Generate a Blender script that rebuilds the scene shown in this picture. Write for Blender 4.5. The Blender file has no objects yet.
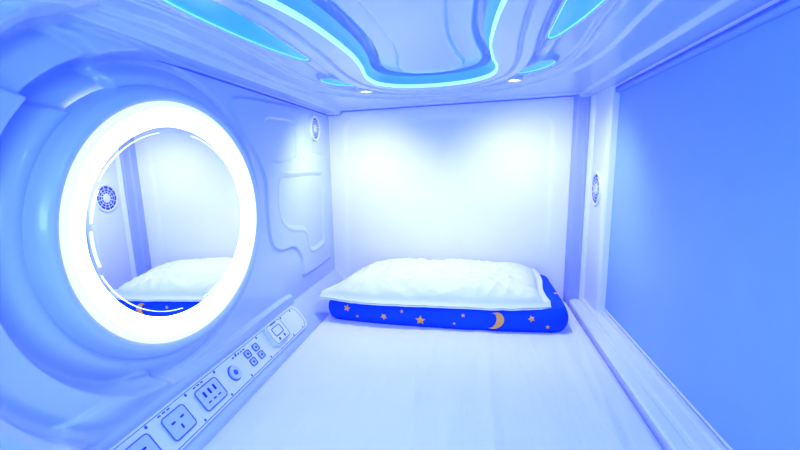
import bpy, math, numpy as np
from mathutils import Vector, noise
ZO = 0.83   # camera-height offset: everything below is authored relative to eye level, then lifted
S = bpy.context.scene
S.view_settings.view_transform = 'Standard'
for lk in ('High Contrast', 'Standard - High Contrast', 'Medium High Contrast'):
    try:
        S.view_settings.look = lk; break
    except Exception: pass

# ------------------------------------------------------------------ materials
def mat(name, col, rough=0.4, metal=0.0, emit=None, estr=0.0, bump=None, coat=0.0, var=0.03, sss=0.0):
    m = bpy.data.materials.new(name); m.use_nodes = True
    nt = m.node_tree; b = nt.nodes['Principled BSDF']
    b.inputs['Roughness'].default_value = rough
    b.inputs['Metallic'].default_value = metal
    b.inputs['Coat Weight'].default_value = coat
    tc = nt.nodes.new('ShaderNodeTexCoord')
    n = nt.nodes.new('ShaderNodeTexNoise'); n.inputs['Scale'].default_value = 6
    nt.links.new(tc.outputs['Object'], n.inputs['Vector'])
    r = nt.nodes.new('ShaderNodeValToRGB')
    r.color_ramp.elements[0].color = tuple(max(0, c*(1-var)) for c in col)+(1,)
    r.color_ramp.elements[1].color = tuple(min(1, c*(1+var)) for c in col)+(1,)
    nt.links.new(n.outputs['Fac'], r.inputs['Fac'])
    nt.links.new(r.outputs['Color'], b.inputs['Base Color'])
    if emit:
        b.inputs['Emission Color'].default_value = (*emit, 1)
        b.inputs['Emission Strength'].default_value = estr
    if bump:
        mp = nt.nodes.new('ShaderNodeMapping'); mp.inputs['Scale'].default_value = bump[1]
        nt.links.new(tc.outputs['Object'], mp.inputs['Vector'])
        n2 = nt.nodes.new('ShaderNodeTexNoise'); n2.inputs['Scale'].default_value = bump[0]; n2.inputs['Detail'].default_value = 4
        nt.links.new(mp.outputs['Vector'], n2.inputs['Vector'])
        bp = nt.nodes.new('ShaderNodeBump'); bp.inputs['Strength'].default_value = bump[2]; bp.inputs['Distance'].default_value = bump[3]
        nt.links.new(n2.outputs['Fac'], bp.inputs['Height']); nt.links.new(bp.outputs['Normal'], b.inputs['Normal'])
    return m

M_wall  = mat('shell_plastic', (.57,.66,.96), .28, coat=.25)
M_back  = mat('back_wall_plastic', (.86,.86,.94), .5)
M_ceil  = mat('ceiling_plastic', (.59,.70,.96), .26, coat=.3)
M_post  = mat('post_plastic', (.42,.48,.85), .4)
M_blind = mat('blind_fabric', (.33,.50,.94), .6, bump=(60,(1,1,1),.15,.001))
M_trim  = mat('trim_plastic', (.78,.82,.95), .35)
M_sheet = mat('sheet_cotton', (.83,.84,.94), .8, bump=(5,(4,.8,1),.4,.014))
M_pill  = mat('pillow_cotton', (.76,.79,.96), .9, bump=(16,(1,1,1),.5,.010))
M_quilt = mat('quilt_blue', (.008,.11,.70), .75, bump=(25,(1,1,1),.5,.006), var=.25)
M_orange= mat('print_orange', (1.0,.50,.10), .8)
M_dark  = mat('slot_dark', (.05,.08,.32), .5)
M_line  = mat('print_blue', (.11,.18,.62), .5)
M_seam  = mat('seam_gasket', (.20,.26,.62), .6)
M_mirror= mat('mirror_silver', (.95,.96,1.0), .015, metal=1.0, var=0.0)
M_ring  = mat('ring_diffuser', (.5,.5,.6), .4, emit=(.94,.93,1.0), estr=2.0)
M_ringhalo = mat('ring_halo', (.4,.4,.5), .4, emit=(.56,.62,1.0), estr=.9)  # emission stands in for the soft halo round the ring
M_etch  = mat('etched_glass', (.9,.9,1), .4, emit=(.65,.78,1.0), estr=.7)
M_led   = mat('led_strip_cyan', (.1,.3,.5), .4, emit=(.32,.78,1.0), estr=1.1)
M_trayglow  = mat('tray_wall_glow', (.05,.2,.7), .3, emit=(.09,.30,1.0), estr=.75)  # blue light on the tray walls, put in as emission
M_ins   = mat('blue_lens', (.04,.28,.85), .25, emit=(.05,.33,.90), estr=.55)
M_inscy = mat('cyan_lens_edge', (.3,.8,1), .3, emit=(.25,.70,1), estr=.55)
M_spot  = mat('downlight_lens', (1,1,1), .3, emit=(.95,.96,1), estr=9)
M_floor = mat('platform', (.6,.65,.8), .5)

# ------------------------------------------------------------------ mesh helpers
def obj(name, v, f, m, parent=None, smooth=True):
    me = bpy.data.meshes.new(name)
    v = [tuple(map(float, p)) for p in v]
    me.from_pydata(v, [], [tuple(map(int, q)) for q in f]); me.update()
    if smooth:
        for p in me.polygons: p.use_smooth = True
    me.materials.append(m)
    o = bpy.data.objects.new(name, me); S.collection.objects.link(o)
    if parent: o.parent = parent
    return o
def empty(name):
    e = bpy.data.objects.new(name, None); S.collection.objects.link(e); e.empty_display_size = .05; return e
def grid(name, X, Y, Z, m, parent=None):
    a, b = X.shape
    v = np.stack([X.ravel(), Y.ravel(), Z.ravel()], 1)
    i, j = np.meshgrid(np.arange(a-1), np.arange(b-1), indexing='ij'); k = (i*b+j).ravel()
    f = np.stack([k, k+1, k+b+1, k+b], 1)
    return obj(name, v.tolist(), f.tolist(), m, parent)
def sweep(name, rings, m, parent=None, close_u=True, close_v=False, cap=False, smooth=True):
    n = len(rings[0]); v = [p for r in rings for p in r]; f = []
    R = len(rings)
    for i in range(R if close_v else R-1):
        i2 = (i+1) % R
        for j in range(n if close_u else n-1):
            j2 = (j+1) % n
            f.append((i*n+j, i*n+j2, i2*n+j2, i2*n+j))
    if cap:
        f.append(tuple(range(n))[::-1]); f.append(tuple((R-1)*n+j for j in range(n)))
    return obj(name, v, f, m, parent, smooth)
def tube(name, pts, r, m, parent=None, closed=False, seg=10):
    P = [Vector(p) for p in pts]; rings = []; N = len(P)
    for i in range(N):
        a = P[(i-1) % N] if closed or i > 0 else P[0]; b = P[(i+1) % N] if closed or i < N-1 else P[-1]
        t = (b-a).normalized(); up = Vector((0,0,1)) if abs(t.z) < .9 else Vector((1,0,0))
        s = t.cross(up).normalized(); u = s.cross(t)
        rings.append([tuple(P[i]+s*r*math.cos(2*math.pi*k/seg)+u*r*math.sin(2*math.pi*k/seg)) for k in range(seg)])
    return sweep(name, rings, m, parent, True, closed, not closed)
def box(name, x0,x1,y0,y1,z0,z1, m, parent=None, bev=.0):
    v = [(x,y,z) for x in (x0,x1) for y in (y0,y1) for z in (z0,z1)]
    f = [(0,1,3,2),(4,6,7,5),(0,4,5,1),(2,3,7,6),(0,2,6,4),(1,5,7,3)]
    o = obj(name, v, f, m, parent, False)
    if bev:
        b = o.modifiers.new('bev','BEVEL'); b.width = bev; b.segments = 3
    return o
def extrude_y(name, prof, y0, y1, m, parent=None):
    return sweep(name, [[(x,y0,z) for x,z in prof],[(x,y1,z) for x,z in prof]], m, parent, True, False, True, False)
def catmull(pts, n=8):
    P = [np.array(p, float) for p in pts]; P = [2*P[0]-P[1]]+P+[2*P[-1]-P[-2]]; out = []
    for i in range(1, len(P)-2):
        for k in range(n):
            t = k/n
            out.append(.5*((2*P[i])+(-P[i-1]+P[i+1])*t+(2*P[i-1]-5*P[i]+4*P[i+1]-P[i+2])*t*t+(-P[i-1]+3*P[i]-3*P[i+1]+P[i+2])*t**3))
    out.append(P[-2]); return np.array(out)
def sdf(poly, A, B):
    """signed distance (negative inside) of grids A,B to closed polygon"""
    poly = np.array(poly); d = np.full(A.shape, 1e9); ins = np.zeros(A.shape, bool)
    for i in range(len(poly)):
        p = poly[i]; q = poly[(i+1) % len(poly)]; e = q-p
        L = e@e
        if L < 1e-14: continue
        t = np.clip(((A-p[0])*e[0]+(B-p[1])*e[1])/L, 0, 1)
        d = np.minimum(d, (A-p[0]-t*e[0])**2+(B-p[1]-t*e[1])**2)
        c = (p[1] > B) != (q[1] > B)
        if abs(e[1]) > 1e-12:
            ins ^= c & (A < (B-p[1])*e[0]/e[1]+p[0])
    d = np.sqrt(d); return np.where(ins, -d, d)
def ss(x, a, b):
    t = np.clip((x-a)/(b-a), 0, 1); return t*t*(3-2*t)
def gauss(x, w): return np.exp(-(x/w)**2)

XL, XR, YB, YF = -.637, .47, 1.9, -.35
ZM = -.58

# ------------------------------------------------------------------ ceiling (sculpted height field)
CX = -.118
def half(pts):
    c = catmull(pts); L = [(CX-h, y) for y, h in c]; R = [(CX+h, y) for y, h in c[::-1]]
    return L+R[1:]
inner = half([(-.3,.34),(.2,.30),(.5,.215),(.70,.165),(.93,.150),(1.08,.158),(1.21,.176),(1.31,.165),(1.375,.115),(1.40,.06),(1.41,0)])
outer = half([(-.3,.40),(.2,.36),(.5,.29),(.70,.25),(.93,.250),(1.15,.262),(1.33,.25),(1.46,.195),(1.54,.11),(1.57,0)])
def leaf(pts, side):
    return [(CX+side*h, y) for h, y in pts]
leafA = [(.272,1.02),(.268,.90),(.266,.75),(.275,.62),(.300,.53),(.328,.53),(.342,.63),(.337,.76),(.320,.90),(.298,1.0),(.283,1.035)]
leafB = [(.240,1.38),(.272,1.30),(.292,1.25),(.318,1.25),(.332,1.30),(.312,1.36),(.275,1.40),(.248,1.405)]
def closed_smooth(p, n=5):
    P = [np.array(q, float) for q in p]; N = len(P); out = []
    for i in range(N):
        a,b,c,d = P[i-1],P[i],P[(i+1)%N],P[(i+2)%N]
        for k in range(n):
            t = k/n; out.append(.5*((2*b)+(-a+c)*t+(2*a-5*b+4*c-d)*t*t+(-a+3*b-3*c+d)*t**3))
    return out
leaves = [closed_smooth(leaf(L, s)) for L in (leafA, leafB) for s in (-1, 1)]
xs = np.arange(XL-.03, XR+.012, .003); ys = np.arange(YF, YB+.02, .0045)
X, Y = np.meshgrid(xs, ys, indexing='ij')
def zbase(x): return .242+(x-XL)*.046
do = sdf(outer, X, Y); di = sdf(inner, X, Y)
Z = zbase(X)
Z = Z - .026*ss(-do, -.004, .010)          # ridge hanging down
Z = Z + .010*gauss(do-.014, .004)          # contour groove
Z = Z - .007*gauss(do-.035, .010)
Z = Z - .010*ss(do, .10, .108) + .009*gauss(do-.118,.004) - .008*ss(do,.17,.177)
Z = Z + .011*gauss(do+.040, .004)         # groove on the ridge
Z = Z + .052*ss(-di, .002, .012)             # recessed tray inside LED line
Z = Z - .022*ss(-di, .030, .042) - .012*ss(-di,.085,.093)
for i, l in enumerate(leaves):
    dl = sdf(l, X, Y)
    w = ss(-dl, -.012, -.006)
    Z = Z*(1-w) + (zbase(X)-.012)*w - .004*gauss(dl-.007,.003)
    Z = Z + .016*ss(-dl, -.002, .003)
# cove near both sides and back
Z = Z - .014*ss(-(X-XL), -.065, -.057) - .012*ss(X, XR-.06, XR-.052) - .006*ss(Y, YB-.05, YB-.042)
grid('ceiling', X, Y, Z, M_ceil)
# gasket lines where shell parts meet
tube('trim_3', [(XL+.003,YF+.02,.205),(XL+.003,YB-.01,.205),], .0022, M_seam)
tube('trim_4', [(XL+.006,YB-.003,.205),(XL+.058,YB-.003,.207),(XL+.066,YB-.003,.220),(.395,YB-.003,.265)], .0020, M_seam)
tube('trim_5', [(.4835,YF+.02,.2555),(.4835,1.66,.2555)], .0018, M_seam)
# LED strip along the tray
led = empty('ceiling_led_strip')
ia = np.array(inner)
def offs(poly, d):
    t = np.gradient(poly, axis=0); t /= np.linalg.norm(t,axis=1)[:,None]
    return np.stack([poly[:,0]+t[:,1]*d, poly[:,1]-t[:,0]*d],1)
ii = offs(ia, .003)
def strip(name, prof, m):
    sweep(name, [[(a[0]+(b[0]-a[0])*k, a[1]+(b[1]-a[1])*k, zbase(a[0])+h) for (a,b) in zip(ia,ii) if a[1] > YF+.1] for k,h in prof], m, led, close_u=False)
strip('cyan_tube', ((-.6,-.020),(-.6,-.0305),(0,-.0320),(.8,-.0305),(1.1,-.025),(1.2,-.021)), M_led)
strip('blue_wall_glow', ((1.2,-.022),(1.9,-.016),(2.6,-.010),(3.4,-.006),(4.2,-.004),(5.4,.001)), M_trayglow)  # added glowing band imitating blue LED light on the tray walls
for i, l in enumerate(leaves):
    e = empty('ceiling_light_lens')
    c = np.mean(np.array(l), 0)
    obj('blue_lens', [(p[0], p[1], zbase(p[0])-.009) for p in l]+[(c[0], c[1], zbase(c[0])-.012)],
        [(k, (k+1) % len(l), len(l)) for k in range(len(l))], M_ins, e)
    tube('lens_rim', [(p[0], p[1], zbase(p[0])-.010) for p in l], .0014, M_inscy, e, True, 6)
def disc(cx, cy, z, r, n=32): return [(cx+r*math.cos(2*math.pi*k/n), cy+r*math.sin(2*math.pi*k/n), z) for k in range(n)]
for sx in (-1, 1):
    e = empty('downlight'); cx, cy = CX+sx*.245, 1.49; z = zbase(cx)-.014
    sweep('downlight_rim', [disc(cx,cy,z+.012,.026), disc(cx,cy,z-.003,.025), disc(cx,cy,z-.005,.021), disc(cx,cy,z-.001,.017), disc(cx,cy,z+.01,.016)], M_trim, e)
    obj('downlight_lens', disc(cx,cy,z,.0165), [tuple(range(32))], M_spot, e)
    l = bpy.data.lights.new('downlight_lamp','SPOT'); l.energy = 7.0; l.color = (.88,.87,1); l.spot_size = 2.4; l.spot_blend = 1; l.shadow_soft_size = .015
    lo = bpy.data.objects.new('downlight_lamp', l); S.collection.objects.link(lo); lo.parent = e
    lo.location = (cx, cy, z-.03); lo.rotation_euler = Vector((.20*sx,.40,-.85)).to_track_quat('-Z','Y').to_euler()

# ------------------------------------------------------------------ mirror geometry params
MY, MZ, MA, MB = .828, -.122, .244, .193
def mplane(z): return -.603-.030*(z-MZ)
def ell(th, o, h):
    n = Vector((math.cos(th)/MA, math.sin(th)/MB)).normalized()
    y = MY+MA*math.cos(th)+n.x*o; z = MZ+MB*math.sin(th)+n.y*o
    return (mplane(z)+h, y, z)

# ------------------------------------------------------------------ left wall (sculpted)
ys = np.arange(YF, YB+.02, .0042); zs = np.arange(-.66, .262, .0033)
Y, Z = np.meshgrid(ys, zs, indexing='ij')
XX = XL + .017*np.clip((.24-Z)/.73, 0, 1)
XX = XX + np.clip((-.49-Z)*.82, 0, .095)
r = np.sqrt(((Y-MY)/(MA+.075))**2+((Z-MZ)/(MB+.075))**2); e = (r-1)*.28
leftm = ss(-(Y-MY), -.10, .12)*ss(Z,-.47,-.40)
XX = XX + .012*gauss(e-.012, .02)                         # swell round the bezel
XX = XX + leftm*(.032*ss(e,.055,.067) - .018*gauss(e-.045,.012))
XX = XX + leftm*(.034*ss(e,.130,.140) + .012*gauss(e-.155,.010)-.012*gauss(e-.118,.008))
XX = XX + (1-ss(-(Y-MY), -.10, .12))*(-.010*gauss(e-.050,.006))
# raised panels right of the mirror
P1 = closed_smooth([(1.13,.175),(1.35,.188),(1.545,.192),(1.575,.16),(1.585,.075),(1.62,.045),(1.80,.03),(1.83,0),(1.83,-.38),(1.80,-.42),(1.54,-.425),(1.51,-.40),(1.50,-.345),(1.44,-.30),(1.33,-.29),(1.27,-.25),(1.255,-.15),(1.255,-.05),(1.20,.03),(1.12,.10),(1.10,.15)],4)
P2 = closed_smooth([(1.28,.13),(1.36,.14),(1.48,.142),(1.50,.12),(1.505,.04),(1.48,.015),(1.34,.0),(1.30,.02),(1.27,.08)],4)
P3 = closed_smooth([(1.36,-.06),(1.46,-.05),(1.72,-.05),(1.75,-.08),(1.75,-.30),(1.72,-.33),(1.60,-.33),(1.56,-.25),(1.42,-.22),(1.35,-.17)],4)
P4 = closed_smooth([(-.2,-.38),(.3,-.385),(.60,-.39),(.70,-.40),(.735,-.43),(.78,-.455),(1.0,-.458),(1.35,-.455),(1.40,-.48),(1.42,-.53),(1.41,-.60),(1.2,-.63),(0,-.63),(-.2,-.6)],5)
P5 = closed_smooth([(-.2,.215),(.3,.21),(.56,.20),(.66,.17),(.70,.12),(.66,.08),(.56,.085),(.3,.12),(-.2,.12)],5)
d1 = sdf(P1,Y,Z); d2 = sdf(P2,Y,Z); d3 = sdf(P3,Y,Z); d4 = sdf(P4,Y,Z); d5 = sdf(P5,Y,Z)
XX = XX + .007*ss(-d1,-.003,.003) - .0045*ss(-d2,-.003,.003) - .0045*ss(-d3,-.003,.003) + .003*gauss(d3-.012,.004)
XX = XX + .012*ss(-d4,-.003,.004) * ss(Z,-.60,-.57)
XX = XX - .024*ss(-d5,-.004,.007)
# top moulding
XX = XX + .016*ss(Z,.205,.213)
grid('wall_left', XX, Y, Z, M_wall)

# ------------------------------------------------------------------ mirror with ring light
mir = empty('round_wall_mirror')
N = 128; TH = [2*math.pi*k/N for k in range(N)]
rim = [ell(t,.003,.002) for t in TH]
obj('mirror_glass', rim, [tuple(range(N))], M_mirror, mir, False)
def esweep(name, prof, m): return sweep(name, [[ell(t,o,h) for t in TH] for o,h in prof], m, mir)
esweep('light_ring', [(0,.0),(.001,.008),(.006,.013),(.018,.017),(.030,.018),(.037,.017)], M_ring)
esweep('light_ring_halo', [(.037,.017),(.044,.0155),(.050,.012)], M_ringhalo)  # dimmer glowing band that imitates the ring's halo
esweep('bezel', [(.050,.012),(.053,.016),(.060,.017),(.068,.012),(.076,.000),(.082,-.03)], M_wall)
def arc(t0,t1,o,w,nm):
    T = np.linspace(math.radians(t0), math.radians(t1), max(4,int(abs(t1-t0)/3)))
    sweep(nm, [[ell(t,o,.0035) for t in T],[ell(t,o-w,.0035) for t in T]], M_etch, mir, False)
for a,b in ((8,78),(102,150),(200,262),(280,352)):
    arc(a,b,-.009,.0016,'etched_arc')
for a,b in ((154,172),(176,196)):
    arc(a,b,-.013,.0035,'etched_arc')

# ------------------------------------------------------------------ round vents
def vent(name, c, nrm, R):
    e = empty(name); c = Vector(c); n = Vector(nrm); a = Vector((0,1,0)); b = Vector((0,0,1))
    def P(y,z,h): return tuple(c+a*y+b*z+n*h)
    def ring(r,h): return [P(r*math.cos(t),r*math.sin(t),h) for t in [2*math.pi*k/48 for k in range(48)]]
    sweep('vent_rim', [ring(R,-.01),ring(R,.004),ring(R*.96,.006),ring(R*.86,.006),ring(R*.83,.004),ring(R*.83,-.01)], M_trim, e)
    obj('vent_back', ring(R*.85,.001), [tuple(range(48))], M_dark, e)
    for rr in (.48,.66):
        sweep('vent_grille', [ring(R*rr,.001),ring(R*rr,.002),ring(R*(rr-.04),.002),ring(R*(rr-.04),.001)], M_trim, e)
    for k in range(12):
        t = math.pi*k/6+.2; ct,st = math.cos(t),math.sin(t); w=R*.03
        v = [P(R*.3*ct-w*st,R*.3*st+w*ct,.0022),P(R*.3*ct+w*st,R*.3*st-w*ct,.0022),P(R*.84*ct+w*st,R*.84*st-w*ct,.0022),P(R*.84*ct-w*st,R*.84*st+w*ct,.0022)]
        obj('vent_spoke', v, [(0,1,2,3)], M_trim, e, False)
    sweep('vent_hub', [ring(R*.32,.0),ring(R*.32,.002),ring(R*.28,.003)], M_trim, e, cap=True)
    return e
vent('air_vent', (XL+.008, 1.705, .135), (1,0,0), .050)
vent('air_vent', (XR-.001, 1.765, -.100), (-1,0,0), .066)

# ------------------------------------------------------------------ back wall
xs = np.arange(XL-.03, .405+.004, .006); zs = np.arange(-.66, .33, .006)
X, Z = np.meshgrid(xs, zs, indexing='ij')
def rrect(A,B,x0,x1,z0,z1,rad):
    qx = np.abs(A-(x0+x1)/2)-(x1-x0)/2+rad; qz = np.abs(B-(z0+z1)/2)-(z1-z0)/2+rad
    return np.hypot(np.maximum(qx,0),np.maximum(qz,0))+np.minimum(np.maximum(qx,qz),0)-rad
db = rrect(X,Z,XL+.07,.33,-.9,.20,.07)
YY = YB + .004*ss(-db,-.004,.02)
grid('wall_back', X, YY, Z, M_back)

# ------------------------------------------------------------------ right side: post, jamb, blind, cassette, sill
def plan(name, prof, z0, z1, m, parent=None):
    return sweep(name, [[(x,y,z0) for x,y in prof],[(x,y,z1) for x,y in prof]], m, parent, True, False, True, False)
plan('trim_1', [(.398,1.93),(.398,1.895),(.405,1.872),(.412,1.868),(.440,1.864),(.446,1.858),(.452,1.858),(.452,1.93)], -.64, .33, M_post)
jamb = plan('wall_right', [(.450,1.93),(.450,1.862),(.462,1.852),(.470,1.848),(.470,1.690),(.473,1.676),(.481,1.669),(.502,1.665),(.60,1.665),(.60,1.93)], -.60, .34, M_trim)
bl = empty('roller_blind')
cas = extrude_y('blind_cassette', [(.462,.36),(.462,.290),(.466,.286),(.469,.290),(.477,.289),(.479,.272),(.485,.264),(.490,.258),(.492,.242),(.52,.242),(.52,.36)], YF, 1.70, M_trim, bl)
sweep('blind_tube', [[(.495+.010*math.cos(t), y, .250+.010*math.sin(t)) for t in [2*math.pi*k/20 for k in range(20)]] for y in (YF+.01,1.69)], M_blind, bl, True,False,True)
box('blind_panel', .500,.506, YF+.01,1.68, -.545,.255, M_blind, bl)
box('blind_bottom_rail', .497,.508, YF+.01,1.67, -.545,-.539, M_trim, bl, .002)
box('wall_right_outer', .52,.55, YF,1.70,-.64,.36, M_wall)
extrude_y('trim_2', [(.413,-.64),(.413,-.576),(.418,-.571),(.440,-.566),(.444,-.569),(.453,-.567),(.457,-.560),(.474,-.556),(.477,-.559),(.483,-.557),(.487,-.549),(.52,-.547),(.52,-.64)], YF, 1.86, M_trim)
box('floor', -.68,.60,YF,1.95,-.83,-.66, M_floor)

# ------------------------------------------------------------------ mattress
xs = np.linspace(-.548,.411,160); ys = np.linspace(YF,1.885,260)
X, Y = np.meshgrid(xs, ys, indexing='ij')
Z = np.full(X.shape, ZM)
ex = np.minimum(X-xs[0], xs[-1]-X); ey = np.minimum(ys[-1]-Y, .1)
Z = Z - .014*(1-ss(ex,0,.022)) - .018*(1-ss(ey,0,.022))
rng = np.random.RandomState(4)
for k in range(12):
    a = rng.uniform(-.35,.35); x0 = rng.uniform(-.45,.35); w = rng.uniform(.008,.02)
    Z = Z + rng.uniform(.0010,.0024)*gauss((X-x0-a*(Y-1.1)*.35),w)*ss(Y,.1,.5)
Z[0,:] = Z[-1,:] = -.655; Z[:,-1] = -.655
grid('mattress', X, Y, Z, M_sheet)

# ------------------------------------------------------------------ folded quilt
ql = empty('folded_quilt')
qx0,qx1,qy0,qy1 = -.535,.342,1.455,1.86
HF = .082
def H(y): return HF+.032*np.clip((y-qy0)/(qy1-qy0),0,1)
def yfront(x): return .035*((x-(-.08))/.43)**2*.9
def qoutline(ins, n=20):
    rad = .045; out = []
    x0,x1,y0,y1 = qx0+ins,qx1-ins,qy0+ins,qy1-ins
    L = []
    for k in range(60): L.append((x0+rad+(x1-x0-2*rad)*k/60, y0))
    for k in range(8): t=-math.pi/2+math.pi/2*k/8; L.append((x1-rad+rad*math.cos(t), y0+rad+rad*math.sin(t)))
    for k in range(16): L.append((x1, y0+rad+(y1-y0-2*rad)*k/16))
    for k in range(8): t=math.pi/2*k/8; L.append((x1-rad+rad*math.cos(t), y1-rad+rad*math.sin(t)))
    for k in range(60): L.append((x1-rad-(x1-x0-2*rad)*k/60, y1))
    for k in range(8): t=math.pi/2+math.pi/2*k/8; L.append((x0+rad+rad*math.cos(t), y1-rad+rad*math.sin(t)))
    for k in range(16): L.append((x0, y1-rad-(y1-y0-2*rad)*k/16))
    for k in range(8): t=math.pi+math.pi/2*k/8; L.append((x0+rad+rad*math.cos(t), y0+rad+rad*math.sin(t)))
    r = []
    for x,y in L:
        f = (y-qy0)/(qy1-qy0)
        yy = y+yfront(x)*(1-f)
        r.append((x-(.015 if x>0 else -.14*min(1,(-x)/.5))*max(0,f), yy))
    return r
def inset(s): return .024*(1-max(0,math.sin(math.pi*(.04+.92*s)))**.5)
rings = []
for s in np.linspace(0,1,25):
    rings.append([(x, y, ZM+.002+s*float(H(y))+.005*noise.noise((x*16,y*16,s*3))*(s>.1)) for x,y in qoutline(inset(s))])
for i2 in (.05,.10,.18):
    rings.append([(x,y,ZM+.004+float(H(y))+.003) for x,y in qoutline(i2)])
sweep('quilt_folds', rings, M_quilt, ql, cap=True)
def qpt(x, s, off=.0025):
    return (x, qy0+inset(s)+yfront(x)-off, ZM+.002+s*float(H(qy0)))
def decal(cx, s0, pts):
    P = [qpt(cx+p[0], s0+p[1]/HF) for p in pts]; c = qpt(cx, s0, .004)
    obj('printed_star', P+[c], [(i,(i+1)%len(P),len(P)) for i in range(len(P))], M_orange, ql, False)
def star(r, rot=0): return [((r if k%2==0 else r*.5)*math.cos(rot+math.pi*k/5), (r if k%2==0 else r*.5)*math.sin(rot+math.pi*k/5)) for k in range(10)]
decal(-.168,.36,star(.019,.3)); decal(-.30,.40,star(.014,.9)); decal(-.44,.64,star(.014,.1)); decal(-.235,.70,star(.008,.5))
decal(.21,.64,star(.013,.7)); decal(.265,.30,star(.009,.2)); decal(-.05,.30,star(.007,.2)); decal(-.40,.30,star(.007,0)); decal(-.02,.68,star(.008,.4))
T1 = np.linspace(-1.9,1.9,16); outer_m = [(.030*math.cos(t)+.2*.030*math.sin(t),.030*math.sin(t)) for t in T1]
inner_m = [(.018*math.cos(t)-.014+.2*.030*math.sin(t),.0255*math.sin(t)) for t in T1]
def mpt(p):
    q = qpt(.088+p[0], .50+p[1]/HF, .004); return q
v = [mpt(p) for p in outer_m]+[mpt(p) for p in inner_m]
obj('printed_moon', v, [(i,i+1,17+i,16+i) for i in range(15)], M_orange, ql, False)
st = star(.009,.4)
obj('printed_star', [(.312+p[0],1.62+p[1]*1.5,ZM+.002+float(H(1.62))+.006) for p in st]+[(.312,1.62,ZM+.010+float(H(1.62)))], [(i,(i+1)%10,10) for i in range(10)], M_orange, ql, False)

# ------------------------------------------------------------------ pillow
U, V = np.meshgrid(np.linspace(-1,1,220), np.linspace(-1,1,130), indexing='ij')
xl = -.546+.125*(V+1)/2; xr = .272+.004*(V+1)/2
wob = .010*np.sin(U*5+1)*(V<0)*(-V)
PX = xl+(xr-xl)*(U+1)/2 + .006*np.sin(V*4)*np.abs(U)**4*np.sign(U)
PY = 1.446+.419*(V+1)/2 + .04*(U+.1)**2*(1-(V+1)/2)+wob*.6
nx = np.zeros(U.shape)
for i in range(U.shape[0]):
    for j in range(U.shape[1]):
        x,y = PX[i,j],PY[i,j]
        w = noise.noise((x*5,y*5,9))*.5
        nx[i,j] = noise.noise((x*5,y*6,0))*.35+ (.3-abs(noise.noise((x*7+w*2, y*18+x*7+w*3, 5))))*.8+ (.3-abs(noise.noise((x*20-y*9, y*14+w*3, 2))))*.5
puff = np.clip(1-np.abs(U/.94)**4.2,0,1)**.5*np.clip(1-np.abs(V/.93)**3.4,0,1)**.55
base = ZM+.014+H(PY)
top = base+.006+.054*puff+nx*.019*(puff**.5)+nx*.005
droop = .014*ss(-V,.90,1.0)
top = top-droop; bot = base+.0005-droop*1.15+nx*.003*(1-puff)
bot = np.minimum(bot, top-.004)
a,b = U.shape
v = np.concatenate([np.stack([PX.ravel(),PY.ravel(),top.ravel()],1), np.stack([PX.ravel(),PY.ravel(),bot.ravel()],1)]).tolist()
f = []
for i in range(a-1):
    for j in range(b-1):
        k=i*b+j; f.append((k,k+b,k+b+1,k+1)); q=k+a*b; f.append((q,q+1,q+b+1,q+b))
for i in range(a-1):
    for j in (0,b-1):
        k=i*b+j; f.append((k,k+b,k+b+a*b,k+a*b))
for j in range(b-1):
    for i in (0,a-1):
        k=i*b+j; f.append((k,k+1,k+1+a*b,k+a*b))
obj('pillow', v, f, M_pill)

# ------------------------------------------------------------------ control panel on the slanted ledge
cp = empty('control_panel')
def pp(y, w, h):   # w metres down the slope from its top edge
    return (-.612+.635*w+.7725*h, y, -.487-.7725*w+.635*h)
def plate(name, cy, cw, ly, lw, h0, h1, m, rad=.006):
    R = []
    for (sx,sy,a0) in ((1,1,0),(-1,1,90),(-1,-1,180),(1,-1,270)):
        for k in range(6):
            t = math.radians(a0+90*k/5); R.append((sx*(ly/2-rad)+rad*math.cos(t), sy*(lw/2-rad)+rad*math.sin(t)))
    g = min(.002, rad*.4)
    rr = [[pp(cy+a,cw+b,h0) for a,b in R],[pp(cy+a,cw+b,h1-g*.6) for a,b in R],[pp(cy+a*(1-2*g/ly),cw+b*(1-2*g/lw),h1) for a,b in R]]
    return sweep(name, rr, m, cp, cap=True, smooth=False)
def frame(name, cy, cw, ly, lw, h, m=None, r=.0011, rad=.008):
    R = []
    for (sx,sy,a0) in ((1,1,0),(-1,1,90),(-1,-1,180),(1,-1,270)):
        for k in range(5):
            t = math.radians(a0+90*k/4); R.append(pp(cy+sx*(ly/2-rad)+rad*math.cos(t), cw+sy*(lw/2-rad)+rad*math.sin(t), h))
    tube(name, R, r, m or M_line, cp, True, 5)
def rdisc(name, cy, cw, rr_, h0, h1, m):
    ring = lambda r,h: [pp(cy+r*math.cos(2*math.pi*k/24), cw+r*math.sin(2*math.pi*k/24), h) for k in range(24)]
    sweep(name, [ring(rr_,h0),ring(rr_,h1-.001),ring(rr_-.001,h1)], m, cp, cap=True, smooth=False)
plate('panel_plate', .84,.050, 1.06,.088, -.006,.012, M_trim, .03)
frame('panel_seam', .84,.050, 1.03,.078, .0118, None, .0009, .028)
T = .012
for cy,wd in ((.62,.075),(.725,.065),(.835,.078)):
    plate('socket_plate', cy,.050,wd,.052,T-.001,T+.004,M_wall,.006)
    frame('socket_outline', cy,.050,wd,.052,T+.0035)
for c in (.62,.725):
    plate('socket_slot', c-.013,.044,.010,.004,T,T+.0052,M_dark,.0015); plate('socket_slot', c+.013,.044,.010,.004,T,T+.0052,M_dark,.0015); plate('socket_slot', c,.060,.004,.010,T,T+.0052,M_dark,.0015)
for dy in (-.018,0,.018):
    plate('socket_slot', .835+dy,.042,.006,.014,T,T+.0052,M_dark,.0015); plate('socket_slot', .835+dy,.062,.009,.003,T,T+.0052,M_dark,.0012)
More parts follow.
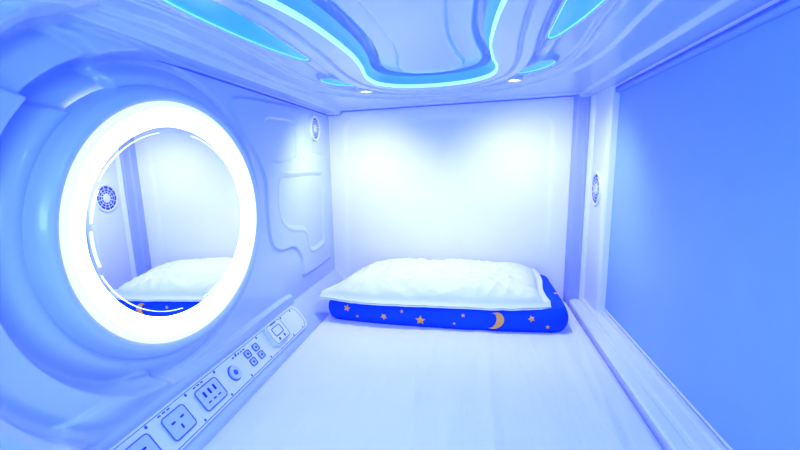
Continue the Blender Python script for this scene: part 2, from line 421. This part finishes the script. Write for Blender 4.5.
rdisc('knob_mark_ring', .935,.050,.0205,T-.001,T+.0015,M_line); rdisc('volume_knob', .935,.050,.018,T-.001,T+.006,M_wall); rdisc('knob_cap', .935,.050,.007,T,T+.0075,M_line)
for dy in (-.022,.022):
    for dw in (-.013,.013):
        frame('button_outline', 1.04+dy,.048+dw,.024,.019,T+.001,None,.0013,.004); plate('button', 1.04+dy,.048+dw,.020,.015,T-.001,T+.0025,M_wall,.004)
        plate('button_icon', 1.04+dy,.048+dw,.009,.006,T,T+.0032,M_line,.002)
plate('display_box', 1.175,.042,.095,.068,T-.002,T+.014,M_trim,.014); frame('display_outline',1.175,.042,.088,.061,T+.0135,None,.0012,.012)
frame('display_screen', 1.175,.038,.050,.026,T+.014,None,.0014,.005)
rdisc('display_button',1.158,.062,.005,T,T+.0150,M_line); rdisc('display_button',1.190,.062,.005,T,T+.0150,M_line)
plate('display_label', 1.175,.014,.035,.003,T,T+.0148,M_line,.001)
for k in range(5):
    plate('label_mark', .965+k*.013,.0185,.008,.004,T,T+.001,M_line,.0015)
for k in range(3):
    plate('label_mark', .81+k*.013,.0155,.008,.003,T,T+.001,M_line,.0012); plate('label_mark', .70+k*.013,.0155,.008,.003,T,T+.001,M_line,.0012)
for cy in (.665,.78,.885,.98,1.09,1.25,1.32):
    rdisc('screw', cy,.016,.0035,T,T+.0012,M_line); rdisc('screw', cy,.084,.003,T,T+.0012,M_line)

# ------------------------------------------------------------------ lights
W = bpy.data.worlds.new('World'); S.world = W; W.use_nodes = True
bg = W.node_tree.nodes['Background']; bg.inputs['Color'].default_value = (.04,.15,1,1); bg.inputs['Strength'].default_value = 1.5
def area(name, loc, tgt, sx, sy, en, col):
    l = bpy.data.lights.new(name,'AREA'); l.shape='RECTANGLE'; l.size=sx; l.size_y=sy; l.energy=en; l.color=col
    o = bpy.data.objects.new(name,l); S.collection.objects.link(o); o.location=loc
    o.rotation_euler=(Vector(tgt)-Vector(loc)).to_track_quat('-Z','Y').to_euler(); return o
area('entrance_fill', (-.1,-.20,.12), (-.1,1.6,-.3), .8,.25, 7, (.28,.43,1))  # added blue fill light behind the camera, no fixture there
for yy,en in ((1.05,3.9),(.55,2.2)):
    l = bpy.data.lights.new('tray_fill','SPOT'); l.energy=en; l.color=(.84,.85,1); l.spot_size=2.6; l.spot_blend=1; l.shadow_soft_size=.02  # added downward fill to brighten the interior; no separate fixture in the tray
    o = bpy.data.objects.new('tray_fill',l); S.collection.objects.link(o); o.location=(CX,yy,.235)

# ------------------------------------------------------------------ camera
cam = bpy.data.cameras.new('camera'); co = bpy.data.objects.new('camera', cam); S.collection.objects.link(co)
cam.sensor_width = 36; cam.lens = 435/800*36; cam.clip_start = .01
co.rotation_euler = Vector((-.1613,.9767,-.1426)).to_track_quat('-Z','Y').to_euler()
S.camera = co
for o in S.objects:
    if o.parent is None: o.location.z += ZO
